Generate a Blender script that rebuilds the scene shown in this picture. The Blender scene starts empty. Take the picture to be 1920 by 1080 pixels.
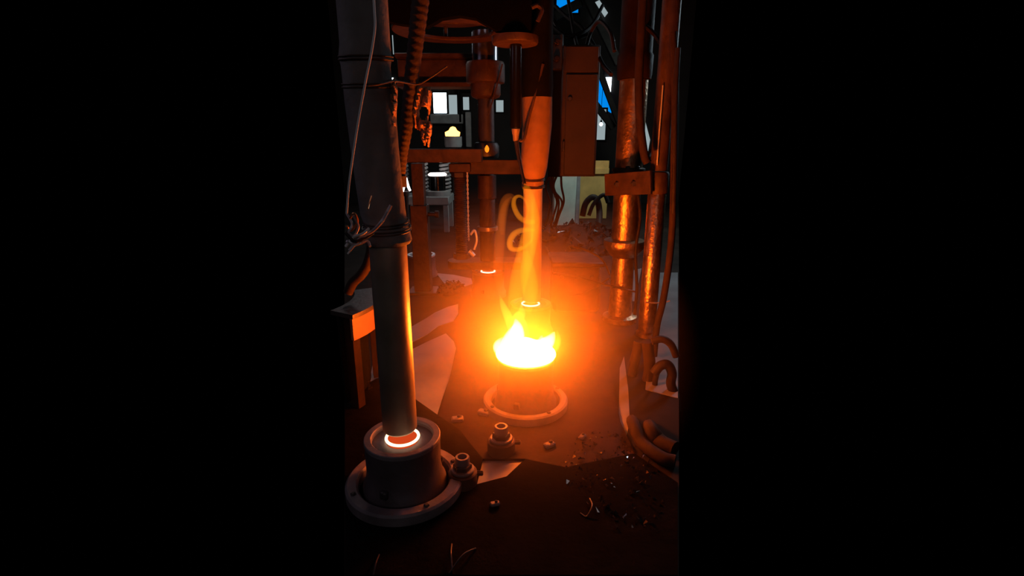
import bpy, bmesh, math, random
from mathutils import Vector, Matrix
random.seed(7)
PI = math.pi
S = bpy.context.scene
COL = S.collection

# ------------------------------------------------------------------ camera
F = 950.0                      # focal length in pixels of the 1920x1080 frame
TH = math.radians(15.7)        # the phone looks a little down
CAM = Vector((0, 0, 1.0))
cd = bpy.data.cameras.new('camera'); cam = bpy.data.objects.new('camera', cd); COL.objects.link(cam)
cam.location = CAM; cam.rotation_euler = (PI/2 - TH, 0, 0)
cd.sensor_width = 36; cd.lens = F/1920*36; cd.clip_start = 0.02; cd.clip_end = 100
S.camera = cam

# ------------------------------------------------------------------ world, large lights, exposure
w = bpy.data.worlds.new('world'); S.world = w; w.use_nodes = True
w.node_tree.nodes['Background'].inputs[0].default_value = (0.0, 0.0, 0.0, 1)
w.node_tree.nodes['Background'].inputs[1].default_value = 0
S.view_settings.view_transform = 'Standard'; S.view_settings.look = 'None'
S.view_settings.exposure = 0; S.view_settings.gamma = 1; S.view_settings.use_curve_mapping = False
S.cycles.use_denoising = True
S.cycles.volume_bounces = 0
S.cycles.max_bounces = 6

def area(name, loc, target, size, power, color, sy=None):
    l = bpy.data.lights.new(name, 'AREA'); l.energy = power; l.color = color; l.size = size
    if sy: l.shape = 'RECTANGLE'; l.size_y = sy
    o = bpy.data.objects.new(name, l); COL.objects.link(o); o.location = loc
    o.rotation_euler = (Vector(target) - Vector(loc)).to_track_quat('-Z', 'Y').to_euler()
    return o
area('daylight_left', (-2.3, 1.5, 1.9), (-0.3, 1.5, 0.4), 1.0, 1.7, (0.86, 0.72, 1.0))
area('fill_front', (0.2, -2.6, 2.3), (-0.2, 1.6, 0.5), 1.2, 5.2, (1.0, 0.90, 0.95))  # unseen fill added behind the camera to lift the front faces
area('daylight_right', (2.4, 4.4, 2.0), (1.0, 3.0, 0), 0.6, 18, (0.70, 0.88, 1.0))
area('daylight_back', (-1.5, 8.2, 2.6), (-0.9, 6.2, 0.5), 0.6, 5, (0.85, 0.93, 1.0))
area('daylight_middle', (-1.1, 4.2, 2.2), (-0.4, 2.2, 0), 0.4, 2.6, (1.0, 0.88, 0.88))
area('post_fill', (1.25, 5.8, 2.2), (0.9, 7.0, 0.5), 0.3, 17, (0.9, 1.0, 0.9))  # unseen light added to brighten the pale post and ochre board

# ------------------------------------------------------------------ helpers
RX, FW, UP = Vector((1,0,0)), Vector((0,math.cos(TH),-math.sin(TH))), Vector((0,math.sin(TH),math.cos(TH)))
def ray(px, py): return FW + RX*((px-960)/F) - UP*((py-540)/F)
def P(px, py, Y):                      # point seen at a pixel, on the vertical plane at distance Y
    d = ray(px, py); return CAM + d*(Y/d.y)
def G(px, py, z=0.0):                  # point seen at a pixel, on the horizontal plane at height z
    d = ray(px, py); return CAM + d*((z-CAM.z)/d.z)
def W(px, Y): return px/F*Y/0.985      # pixels to metres at distance Y

def mat(name, col, rough=0.5, metal=0.0, var=0.35, scale=14.0, bump=0.15, col2=None, emit=None, es=0.0, spec=0.5, trans=0.0):
    m = bpy.data.materials.new(name); m.use_nodes = True
    nt = m.node_tree; b = nt.nodes['Principled BSDF']
    b.inputs['Roughness'].default_value = rough; b.inputs['Metallic'].default_value = metal
    b.inputs['Specular IOR Level'].default_value = spec
    tc = nt.nodes.new('ShaderNodeTexCoord'); n = nt.nodes.new('ShaderNodeTexNoise')
    n.inputs['Scale'].default_value = scale; n.inputs['Detail'].default_value = 6
    nt.links.new(tc.outputs['Object'], n.inputs['Vector'])
    r = nt.nodes.new('ShaderNodeValToRGB')
    c2 = col2 or tuple(c*(1-var) for c in col)
    r.color_ramp.elements[0].position = 0.35; r.color_ramp.elements[1].position = 0.65
    r.color_ramp.elements[0].color = (*c2, 1); r.color_ramp.elements[1].color = (*col, 1)
    nt.links.new(n.outputs['Fac'], r.inputs['Fac']); nt.links.new(r.outputs['Color'], b.inputs['Base Color'])
    if bump:
        bp = nt.nodes.new('ShaderNodeBump'); bp.inputs['Strength'].default_value = bump; bp.inputs['Distance'].default_value = 0.01
        n2 = nt.nodes.new('ShaderNodeTexNoise'); n2.inputs['Scale'].default_value = scale*4; n2.inputs['Detail'].default_value = 4
        nt.links.new(tc.outputs['Object'], n2.inputs['Vector'])
        nt.links.new(n2.outputs['Fac'], bp.inputs['Height']); nt.links.new(bp.outputs['Normal'], b.inputs['Normal'])
    if emit:
        b.inputs['Emission Color'].default_value = (*emit, 1); b.inputs['Emission Strength'].default_value = es
    if trans: b.inputs['Transmission Weight'].default_value = trans
    return m
def glow(name, col, strength):
    m = bpy.data.materials.new(name); m.use_nodes = True; nt = m.node_tree; nt.nodes.clear()
    o = nt.nodes.new('ShaderNodeOutputMaterial'); e = nt.nodes.new('ShaderNodeEmission')
    e.inputs[0].default_value = (*col, 1); e.inputs[1].default_value = strength
    nt.links.new(e.outputs[0], o.inputs['Surface']); return m
def fire(name, col, strength):         # glowing gas: light is given off all through the body
    m = bpy.data.materials.new(name); m.use_nodes = True; nt = m.node_tree; nt.nodes.clear()
    o = nt.nodes.new('ShaderNodeOutputMaterial'); e = nt.nodes.new('ShaderNodeEmission')
    e.inputs[0].default_value = (*col, 1); e.inputs[1].default_value = strength
    nt.links.new(e.outputs[0], o.inputs['Volume']); return m
def haze(name, col, R, d0, d1, k):     # smoke that thins out evenly away from its middle
    m = bpy.data.materials.new(name); m.use_nodes = True; nt = m.node_tree; nt.nodes.clear()
    N = nt.nodes.new
    o = N('ShaderNodeOutputMaterial'); e = N('ShaderNodeVolumeScatter'); e.inputs['Color'].default_value = (*col, 1)
    tc = N('ShaderNodeTexCoord'); ln = N('ShaderNodeVectorMath'); ln.operation = 'LENGTH'
    nt.links.new(tc.outputs['Object'], ln.inputs[0])
    def math_(op, a, b=None):
        q = N('ShaderNodeMath'); q.operation = op
        for i_, v in enumerate((a, b)):
            if v is None: continue
            if isinstance(v, (int, float)): q.inputs[i_].default_value = v
            else: nt.links.new(v, q.inputs[i_])
        return q.outputs[0]
    u = math_('SUBTRACT', 1.0, math_('DIVIDE', ln.outputs['Value'], R)); u = math_('MAXIMUM', u, 0.0)
    d = math_('ADD', math_('MULTIPLY', math_('POWER', u, k), d0), math_('MULTIPLY', u, d1))
    nt.links.new(d, e.inputs['Density']); nt.links.new(e.outputs[0], o.inputs['Volume'])
    return m

M = dict(
    concrete = mat('concrete', (0.27, 0.26, 0.26), 0.5, 0, 0.3, 5, 0.1),
    sootfloor = mat('oily_concrete', (0.030, 0.022, 0.018), 0.85, 0, 0.5, 3, 0.3, spec=0.15),
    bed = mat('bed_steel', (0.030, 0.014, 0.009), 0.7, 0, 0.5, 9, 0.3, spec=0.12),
    web_shade = mat('web_shade_black', (0.0028, 0.0026, 0.0026), 0.9, 0, 0.3, 9, 0.2, spec=0.05),  # near-black paints in the unlit face of the overhead web
    bed_shade = mat('shade_dark_steel', (0.007, 0.0055, 0.005), 0.9, 0, 0.5, 9, 0.3, spec=0.03),  # bed steel darkened to paint in the shadow at the front
    steel = mat('dark_steel', (0.075, 0.06, 0.056), 0.5, 0.3, 0.4, 12, 0.2),
    mould = mat('mould_iron', (0.15, 0.115, 0.125), 0.55, 0.3, 0.35, 10, 0.15),
    rim = mat('scaled_iron', (0.26, 0.22, 0.23), 0.6, 0.2, 0.4, 12, 0.2),
    lit_shaft = mat('lit_shaft_steel', (0.60, 0.46, 0.28), 0.5, 0.1, 0.25, 9, 0.1),  # shaft steel made lighter, flame light put into the colour
    shaft = mat('shaft_steel', (0.50, 0.40, 0.31), 0.42, 0.5, 0.3, 9, 0.1),
    wrap = mat('sooty_cloth', (0.22, 0.205, 0.20), 0.9, 0, 0.35, 8, 0.5),
    wrap_tan = mat('flame_tinted_cloth', (0.32, 0.18, 0.075), 0.9, 0, 0.35, 8, 0.4),  # tan cloth, tinted towards the orange of the flame light
    rust = mat('rusty_steel', (0.095, 0.052, 0.03), 0.6, 0.2, 0.5, 12, 0.3),
    pipe = mat('oily_pipe', (0.70, 0.46, 0.26), 0.34, 0.92, 0.5, 16, 0.35),
    black = mat('black_enamel', (0.008, 0.008, 0.009), 0.25, 0.1, 0.3, 10, 0.05),
    soot = mat('soot_shade_black', (0.008, 0.0075, 0.0075), 0.85, 0, 0.4, 9, 0.3, spec=0.1),  # soot; on the upper wrap it paints in shadow
    rubber = mat('rubber', (0.03, 0.02, 0.017), 0.6, 0, 0.3, 20, 0.1, spec=0.2),
    brown_rubber = mat('dusty_rubber', (0.042, 0.025, 0.017), 0.75, 0, 0.3, 20, 0.1, spec=0.15),
    white_wire = mat('white_cable', (0.9, 0.88, 0.86), 0.5, 0, 0.05, 20, 0),
    wire = mat('bare_wire', (0.55, 0.48, 0.50), 0.45, 0.2, 0.2, 20, 0),
    copper = mat('copper_wire', (0.75, 0.32, 0.12), 0.35, 0.7, 0.2, 20, 0),
    green = mat('pale_green_paint', (0.74, 0.88, 0.78), 0.6, 0, 0.2, 6, 0.1),
    yellow = mat('ochre_board', (0.70, 0.47, 0.15), 0.7, 0, 0.3, 5, 0.1),
    brownbox = mat('brown_painted_wood', (0.05, 0.031, 0.017), 0.65, 0, 0.35, 6, 0.2),
    grey = mat('grey_paint', (0.36, 0.37, 0.38), 0.6, 0, 0.3, 8, 0.1),
    glass = mat('cullet_glass', (0.12, 0.105, 0.095), 0.1, 0.6, 0.3, 30, 0),
    tarp = mat('blue_tarp', (0.03, 0.28, 0.75), 0.5, 0, 0.2, 6, 0.2),
    wall = mat('sooty_wall', (0.014, 0.012, 0.012), 0.9, 0, 0.4, 2, 0.2),
    pale_bar = mat('pale_bar', (0.75, 0.78, 0.80), 0.4, 0.2, 0.1, 6, 0),
    rag = mat('singed_rag', (0.72, 0.42, 0.24), 0.95, 0, 0.5, 30, 0.6),
    gob = glow('white_hot_glass', (1.0, 0.125, 0.0045), 300),
    hotrim = glow('hot_glass_rim', (1.0, 0.62, 0.36), 3.2),
    hotwall = glow('red_hot_wall', (0.62, 0.055, 0.01), 1.0),
    lampwhite = glow('window_daylight', (0.82, 0.94, 1.0), 7),
    lampsoft = glow('window_daylight_soft', (0.72, 0.88, 0.92), 0.4),
    farfire = glow('far_fire', (1.0, 0.34, 0.06), 8),
    whiteflame = glow('white_gas_flame', (1.0, 0.85, 0.8), 4),
    bluesky = glow('blue_daylight', (0.0, 0.25, 0.86), 0.95),
)

def empty(name, loc=(0,0,0)):
    o = bpy.data.objects.new(name, None); COL.objects.link(o); o.location = loc; o.empty_display_size = 0.05; return o
def tag(o, label=None, cat=None, group=None, kind=None):
    if label: o['label'] = label
    if cat: o['category'] = cat
    if group: o['group'] = group
    if kind: o['kind'] = kind
    return o
def thing(name, label, cat, loc=(0,0,0), group=None): return tag(empty(name, loc), label, cat, group)
def obj(name, data, m, parent=None, smooth=True, loc=None):
    vs, fs = data
    me = bpy.data.meshes.new(name); me.from_pydata([tuple(v) for v in vs], [], fs); me.update()
    bm = bmesh.new(); bm.from_mesh(me); bmesh.ops.recalc_face_normals(bm, faces=bm.faces); bm.to_mesh(me); bm.free()
    if smooth:
        me.shade_smooth()
        try: me.set_sharp_from_angle(angle=math.radians(38))
        except Exception: pass
    o = bpy.data.objects.new(name, me); COL.objects.link(o); me.materials.append(M[m] if isinstance(m, str) else m)
    if parent: o.parent = parent
    if loc is not None: o.location = loc
    return o
def merge(*parts):
    V, Fs = [], []
    for v, f in parts:
        k = len(V); V += list(v); Fs += [[i+k for i in q] for q in f]
    return V, Fs
def shift(d, off): return [Vector(v)+Vector(off) for v in d[0]], d[1]
def turn(d, mtx): return [mtx @ Vector(v) for v in d[0]], d[1]
def lathe(prof, seg=40, a0=0, a1=2*PI, wob=0.0, cap=True):        # prof: (r, z) or (r, z, cx, cy)
    full = abs(a1-a0-2*PI) < 1e-6; n = seg if full else seg+1
    V, Fs = [], []
    for p in prof:
        r, z = p[0], p[1]; cx, cy = (p[2], p[3]) if len(p) > 2 else (0, 0)
        for i in range(n):
            a = a0+(a1-a0)*i/seg
            rr = r*(1+wob*math.sin(3*a+z*30)+wob*0.6*math.sin(7*a-z*55))
            V.append(Vector((cx+rr*math.cos(a), cy+rr*math.sin(a), z)))
    for j in range(len(prof)-1):
        for i in range(seg):
            k = (i+1) % n
            Fs.append([j*n+i, j*n+k, (j+1)*n+k, (j+1)*n+i])
    if cap and full and prof[0] != prof[-1]:
        if prof[0][0] > 1e-4: Fs.append(list(range(n)))
        if prof[-1][0] > 1e-4: Fs.append([(len(prof)-1)*n+i for i in range(n)])
    return V, Fs
def ringprof(r0, r1, z0, z1, b=0.003):    # closed ring section
    return [(r0,z0+b),(r0+b,z0),(r1-b,z0),(r1,z0+b),(r1,z1-b),(r1-b,z1),(r0+b,z1),(r0,z1-b),(r0,z0+b)]
def box(x0,x1,y0,y1,z0,z1,b=0.004):
    b = min(b, (x1-x0)*.3, (y1-y0)*.3, (z1-z0)*.3)
    bm = bmesh.new(); bmesh.ops.create_cube(bm, size=1)
    for v in bm.verts: v.co = Vector(((x0+x1)/2+v.co.x*(x1-x0), (y0+y1)/2+v.co.y*(y1-y0), (z0+z1)/2+v.co.z*(z1-z0)))
    if b > 0.0004: bmesh.ops.bevel(bm, geom=bm.edges[:], offset=b, segments=1, affect='EDGES')
    bm.verts.index_update(); d = ([v.co.copy() for v in bm.verts], [[v.index for v in f.verts] for f in bm.faces]); bm.free(); return d
def bar(a, b, wx, wz):                  # squared bar from a to b
    a, b = Vector(a), Vector(b); L = (b-a).length
    q = (b-a).to_track_quat('Z', 'Y').to_matrix().to_4x4()
    return turn(box(-wx/2,wx/2,-wz/2,wz/2,0,L,0.003), Matrix.Translation(a) @ q)
def prism(poly, axis, lo, hi):          # polygon extruded along axis 'y' or 'z'
    n = len(poly); V = []
    for h in (lo, hi):
        for a, c in poly: V.append(Vector((a, h, c)) if axis == 'y' else Vector((a, c, h)))
    return V, [list(range(n))[::-1], list(range(n, 2*n))] + [[i, (i+1)%n, n+(i+1)%n, n+i] for i in range(n)]
def smoothpath(pts, k=6):
    pts = [Vector(p) for p in pts]
    if len(pts) < 3: return pts
    q = [2*pts[0]-pts[1]] + pts + [2*pts[-1]-pts[-2]]; out = []
    for i in range(1, len(q)-2):
        a, b, c, d = q[i-1], q[i], q[i+1], q[i+2]
        for s in range(k):
            t = s/k
            out.append(0.5*((2*b)+(c-a)*t+(2*a-5*b+4*c-d)*t*t+(3*b-a-3*c+d)*t**3))
    out.append(pts[-1]); return out
def tube(pts, r, seg=8, k=6, flat=1.0):
    path = smoothpath(pts, k); n = len(path)
    rs = r if callable(r) else (lambda t: r)
    V, Fs = [], []; prev = None
    for i, p in enumerate(path):
        t = (path[min(i+1,n-1)]-path[max(i-1,0)])
        t = t.normalized() if t.length > 1e-9 else Vector((0,0,1))
        if prev is None: u = t.orthogonal().normalized()
        else: u = (prev - t*prev.dot(t)); u = u.normalized() if u.length > 1e-6 else t.orthogonal().normalized()
        prev = u; v = t.cross(u); rr = rs(i/max(1, n-1))
        for s in range(seg):
            a = 2*PI*s/seg; V.append(p+u*rr*math.cos(a)+v*rr*flat*math.sin(a))
    for i in range(n-1):
        for s in range(seg):
            s2 = (s+1)%seg; Fs.append([i*seg+s, i*seg+s2, (i+1)*seg+s2, (i+1)*seg+s])
    Fs.append(list(range(seg))); Fs.append([(n-1)*seg+s for s in range(seg)])
    return V, Fs
def hexnut(r, z0, z1, hole=0.0):
    return lathe([(r, z0), (r, z1-0.003), (r-0.003, z1), (max(hole, 0.0005), z1)] + ([(hole, z0+0.004), (0.0005, z0+0.004)] if hole else []), seg=6)
def spring(r, wire, z0, z1, turns):
    n = turns*12
    return tube([(r*math.cos(2*PI*i/12), r*math.sin(2*PI*i/12), z0+(z1-z0)*i/n) for i in range(n+1)], wire, seg=5, k=1)
def wrapties(r, zs, off=(0,0), wire=0.0022, n=24):
    ds = []
    for z in zs:
        ds.append(tube([(off[0]+(r)*math.cos(2*PI*i/n), off[1]+(r)*math.sin(2*PI*i/n), z+0.006*math.sin(2*PI*i/n)) for i in range(n+1)], wire, seg=5, k=1))
    return merge(*ds)

# ------------------------------------------------------------------ setting
def gp(pts, z=0.0): return [(G(x, y, z).x, G(x, y, z).y) for x, y in pts]
def clampY(p, ymax): return p
near_l, near_r = G(646, 1090), G(1273, 1090)
sx_l, sx_r = (646-960)/F, (1273-960)/F
def sidex(px, Y):                       # x of the ground strip seen in the photograph at distance Y
    tt = [G(px, y) for y in (1080, 420)]; a, b = tt
    return a.x + (b.x-a.x)*(Y-a.y)/(b.y-a.y)
YB = 9.2
fl = [(sidex(646, 0.82), 0.82), (sidex(1273, 0.82), 0.82), (sidex(1273, YB), YB), (sidex(646, YB), YB)]
fo = tag(obj('floor', prism(fl, 'z', -0.06, 0), 'sootfloor', smooth=False), 'oil-dark concrete workshop floor under the machines', kind='structure')
for pp in ([(772,612),(800,596),(815,586),(840,575),(859,570),(859,588),(850,602),(822,611),(802,626),(772,642)],
           [(700,676),(772,655),(802,640),(836,625),(851,640),(858,662),(846,702),(828,750),(818,782),(775,800),(715,780),(690,730)],
           [(818,512),(850,515),(884,522),(886,532),(862,540),(850,548),(832,530)],
           [(905,862),(985,860),(950,893),(893,908)],
           [(1228,511),(1271,511),(1271,746),(1210,730),(1222,600)],
           [(1162,690),(1170,668),(1178,730),(1181,790),(1171,832),(1160,792)],
           [(1166,562),(1180,508),(1203,503),(1190,565)]):
    obj('cement_patch', prism(gp(pp, 0.003), 'z', 0.0005, 0.003), 'concrete', fo, smooth=False)['label'] = 'pale worn cement patch'
wl, wr = sidex(648, YB), sidex(1272, YB)
wb = tag(obj('wall_back', box(wl, wr, YB, YB+0.1, 0, 4.6, 0), 'wall', smooth=False), 'soot-dark back wall of the workshop', kind='structure')

# machine bed plates lying on the concrete: rear one sooty, front one coloured for shadow
def plate(name, pts, z1, label, mm):
    return tag(obj(name, prism(gp(pts, z1), 'z', 0.001, z1), mm, smooth=False), label, 'plate')
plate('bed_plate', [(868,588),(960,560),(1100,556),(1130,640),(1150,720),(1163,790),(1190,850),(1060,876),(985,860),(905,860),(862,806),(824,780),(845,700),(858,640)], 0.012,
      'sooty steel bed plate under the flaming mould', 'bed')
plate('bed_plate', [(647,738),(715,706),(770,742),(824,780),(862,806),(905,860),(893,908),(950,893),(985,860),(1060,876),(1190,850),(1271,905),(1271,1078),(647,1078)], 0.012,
      'bed plate coloured black for shadow, under the wide-rimmed mould and bolts', 'bed_shade')

# ------------------------------------------------------------------ moulds, holders, hot glass
MOULD_H, MR = 0.173, 0.108
def mould_profile(h, r, recess=True):
    if recess:
        return [(r*1.13,0.0),(r*1.13,0.028),(r*1.06,0.040),(r*1.0,0.075),(r,h-0.006),(r-0.005,h),(r-0.018,h),(r-0.021,h-0.012),(0.066,h-0.012),(0.052,h-0.010),(0.0465,h-0.012),(0.0455,h-0.10),(0.0005,h-0.10)]
    return [(r*1.12,0.0),(r*1.12,0.028),(r*1.06,0.04),(r,0.075),(r,h-0.006),(r-0.005,h),(r-0.012,h),(r-0.018,h-0.010),(0.0005,h-0.012)]
def mould(x, y, label, h=MOULD_H, recess=True, z=0.012, hot=None, rm='rim'):
    t = thing('glass_mould', label, 'mould', (x, y, z))
    obj('body', lathe(mould_profile(h, MR, recess), 48), 'mould', t)
    obj('rim', lathe(ringprof(MR-0.0195, MR+0.0015, h-0.012, h+0.003, 0.002), 48), rm, t)
    for a in (0.6, 2.7, 4.4):
        obj('lug', turn(box(-0.014,0.014,-0.012,0.012,0,0.026,0.004), Matrix.Translation((MR*1.0*math.cos(a), MR*1.0*math.sin(a), 0.042)) @ Matrix.Rotation(a,4,'Z')), 'steel', t)
    if hot:
        k = thing('glass_article', hot, 'hot glass', (x, y, z))
        obj('rim', lathe([(0.0462+0.0042*math.cos(a), h-0.002+0.004*math.sin(a)) for a in [2*PI*i/10 for i in range(11)]], 48), 'hotrim', k)
        obj('inner_wall', lathe([(0.0438,h-0.004),(0.040,h-0.05),(0.034,h-0.085),(0.001,h-0.087)], 40, cap=False), 'hotwall', k)
    return t
def holder(x, y, label, z=0.012, ro=0.172, ri=0.135, h=0.038):
    t = thing('mould_holder', label, 'holder', (x, y, z))
    co = obj('collar', lathe(ringprof(ri, ro, 0.0, h, 0.006), 56), 'rim', t)
    for a in (0.5, 2.1, 3.7, 5.3):
        obj('screw', shift(hexnut(0.008, h, h+0.006), ((ro+ri)/2*math.cos(a), (ro+ri)/2*math.sin(a), 0)), 'steel', co)
    return t
AX, AY = -0.319, 1.303
BX, BY = 0.053, 1.80
CX, CY = 0.100, 2.60
DX, DY = -0.162, 3.33
EX, EY = -0.716, 3.92
holder(AX, AY, 'thick round collar around the foot of the dark mould with the white-glowing ring')
mould(AX, AY, 'dark iron mould with wide recessed rim, under the cloth-wrapped plunger with wire tangle', hot='large glowing ring of hot glass with red inside, below the grey plunger', z=0.013)
holder(BX, BY, 'broad round collar around the foot of the flaming mould', ro=0.165)
mould(BX, BY, 'iron mould filled with white-hot glass and topped with flames', h=0.205, recess=False, z=0.013)
mould(CX, CY, 'iron mould behind the flames, below the orange-lit cloth-wrapped plunger', hot='thin glowing oval ring of glass behind the flames')
mould(DX, DY, 'iron mould below the stepped shaft with the flat guide bar', hot='small glowing ring of glass beneath the flat guide bar')
mould(EX, EY, 'empty iron mould with a shiny rim beside the square post', recess=False, z=0.001, rm='pale_bar')

# molten glass and flames of the front mould
gobz = 0.013+0.205-0.012
g = thing('molten_glass', 'blinding white-hot molten glass heaped in the front mould', 'hot glass', (BX, BY, gobz))
V, Fs = lathe([(0.080,0.003),(0.086,0.0155),(0.100,0.0185),(0.112,0.0195),(0.1155,0.027),(0.113,0.036),(0.102,0.048),(0.084,0.058),(0.055,0.067),(0.025,0.070),(0.0005,0.071)], 28)
V = [v+Vector((0,0,(0.018*math.sin(5*v.x*20+1)+0.012*math.cos(v.y*60))*max(0, v.z-0.036)*12)) for v in V]
obj('glass_body', (V, Fs), 'gob', g)

fl_t = thing('mould_flame', 'yellow and orange flames, and smoke curls given a glow, above the white-hot mould', 'flame', (0,0,0))
FY = BY
def fpt(px, py, dy=0.0): return P(px, py, FY+dy)
def tongue(pts, r0, mt, name='flame_tongue', prof=None, flat=1.0):
    n = prof or (lambda t: r0*(math.sin(PI*min(1, 0.12+0.88*t))**0.7)*(1-0.55*t)+0.0008)
    return obj(name, tube([fpt(*p) for p in pts], n, seg=12, k=6, flat=flat), mt, fl_t)
white_f = fire('flame_white', (1.0, 0.42, 0.07), 420)
yellow_f = fire('flame_yellow', (1.0, 0.40, 0.03), 30)
amber_f = fire('lit_smoke_amber', (1.0, 0.25, 0.006), 26)
plume_f = fire('flame_plume', (1.0, 0.30, 0.006), 9)
smoke_f = fire('flame_smoke_orange', (1.0, 0.17, 0.01), 5)
tongue([(968,668,-.02),(968,640,-.02),(970,615,-.02),(966,597,-.02)], 0.040, white_f)
tongue([(952,670,-.02),(950,648,-.02),(958,625,-.02),(966,606,-.02)], 0.030, white_f)
tongue([(1012,665),(1022,648),(1032,636),(1040,622)], 0.036, white_f)
tongue([(1000,662),(1008,648),(1014,640),(1016,628)], 0.028, white_f)
tongue([(940,664),(934,652),(936,642),(944,632)], 0.024, white_f)
tongue([(1030,664),(1040,650),(1046,636),(1044,618)], 0.022, yellow_f)
tongue([(985,650),(978,622),(972,600),(978,585),(976,570)], 0.036, yellow_f)
tongue([(964,630),(955,600),(944,575),(936,552)], 0.022, yellow_f)
# the tall plume that leans against the second plunger and winds up to the hanging rod
tongue([(968,606,-.03),(966,570,-.03),(972,530,-.02),(982,490),(992,450),(998,415),(996,385),(990,362),(984,345)], 0.02, plume_f, 'flame_plume',
       prof=lambda t: 0.014+0.026*math.sin(PI*min(1,(0.12+t)*0.93))**1.3*(1-0.5*t) if t < 0.97 else 0.006)
tongue([(985,470,.05),(990,510,.05),(994,550,.05),(990,590,.05)], 0.03, plume_f, 'flame_plume', prof=lambda t: 0.010+0.024*math.sin(PI*t))
tongue([(960,590),(942,556),(934,510),(936,465),(940,420),(948,385),(960,370)], 0.02, smoke_f, 'flame_wisp',
       prof=lambda t: 0.006+0.014*math.sin(PI*t))
# smoke curls, the flame's light on them given as their own glow
tongue([(1003,416),(990,416),(976,409),(967,396),(963,382),(966,371),(975,368),(985,376),(990,390),(989,404),(982,413)], 0.012, amber_f, 'smoke_curl',
       prof=lambda t: 0.0095-0.005*t+0.004*math.sin(PI*min(1,t*1.6)), flat=0.6)
tongue([(966,371),(956,368),(948,374),(943,388),(941,410),(942,440)], 0.01, smoke_f, 'smoke_curl', prof=lambda t: 0.007+0.012*math.sin(PI*t*0.9), flat=0.6)
tongue([(1004,432),(988,431),(974,433),(962,441),(956,454),(958,465),(968,468),(984,463),(998,450)], 0.013, amber_f, 'smoke_curl',
       prof=lambda t: 0.006+0.008*math.sin(PI*t), flat=0.7)

# smoky air lit by the flames, thickened to stand in for lens bloom too
def icosphere(r, sub):
    bm = bmesh.new(); bmesh.ops.create_icosphere(bm, subdivisions=sub, radius=r); bm.verts.index_update()
    d = ([v.co.copy() for v in bm.verts], [[v.index for v in f.verts] for f in bm.faces]); bm.free(); return d
tag(obj('smoke_bloom', icosphere(0.59, 4), haze('smoky_bloom_air', (1.0, 0.75, 0.4), 0.59, 2.5, 0.28, 2.8), loc=(BX-0.02, BY-0.17, 0.31)), 'orange smoky haze, thickened for lens bloom, around the burning mould', 'haze', kind='stuff')

# ------------------------------------------------------------------ plungers
def zat0(py, Y): return P(960, py, Y).z
def plunger(x, y, z0, zs, ztop, label, r=0.0485, sleeve=None, wm='wrap', lean=(0,0), ties=()):
    t = thing('press_plunger', label, 'plunger', (x, y, z0))
    obj('shaft', lathe([(r*0.5,0),(r*0.9,0.001),(r,0.008),(r,zs-z0+0.05)], 40), 'shaft' if wm == 'wrap' else 'lit_shaft', t)
    prof = [(rr, zz-z0, ox, oy) for rr, zz, ox, oy in sleeve]
    sl = obj('cloth_sleeve', lathe(prof, 48, wob=0.018), wm, t)
    for (rr, zz, ox, oy) in ties:
        obj('wire_tie', wrapties(rr, (zz-z0, zz-z0+0.007), (ox, oy)), 'rust', sl)
    return t
plunger(-0.324, AY, 0.209, 0.75, 1.75, 'large grey plunger shaft in soot-black cloth, beside the white hanging cable', sleeve=[
    (0.046,0.752,0,0),(0.056,0.754,0.001,0),(0.062,0.764,0.002,0),(0.060,0.785,0,0),(0.054,0.800,0,0),(0.057,0.83,-0.006,0),(0.057,0.90,-0.012,0),(0.058,1.0,-0.016,0),
    (0.059,1.10,-0.020,0),(0.057,1.18,-0.022,0),(0.061,1.20,-0.022,0),(0.058,1.23,-0.022,0),(0.058,1.4,-0.020,0),(0.058,1.75,-0.020,0)],
    ties=[(0.0615,0.790,0,0),(0.057,0.806,0,0),(0.0605,1.135,-0.021,0),(0.0625,1.195,-0.022,0)])
plunger(CX+0.006, CY, 0.198, 0.80, 1.75, 'orange-lit plunger with tan cloth sleeve, rising behind the smoke curls', sleeve=[
    (0.048,0.790,0,0),(0.054,0.795,0,0),(0.056,0.82,0,0),(0.053,0.83,0,0),(0.058,0.85,0,0),(0.066,0.90,0.004,0),(0.070,1.0,0.012,0),(0.072,1.1,0.016,0),(0.073,zat0(182,CY),0.016,0)],
    wm='wrap_tan', ties=[(0.058,0.80,0,0),(0.0575,0.835,0,0)])

for pl in [o for o in bpy.data.objects if o.name == 'press_plunger.001']:
    zz0 = zat0(184, CY)-0.198
    obj('upper_wrap_shade', lathe([(0.060,zz0,0.014,0),(0.075,zz0+0.002,0.014,0),(0.077,zz0+0.05,0.014,0),(0.074,zz0+0.2,0.012,0),(0.074,1.54,0.010,0)], 40, wob=0.02), 'soot', pl)  # upper sleeve coloured black for the shadow across it
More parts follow.
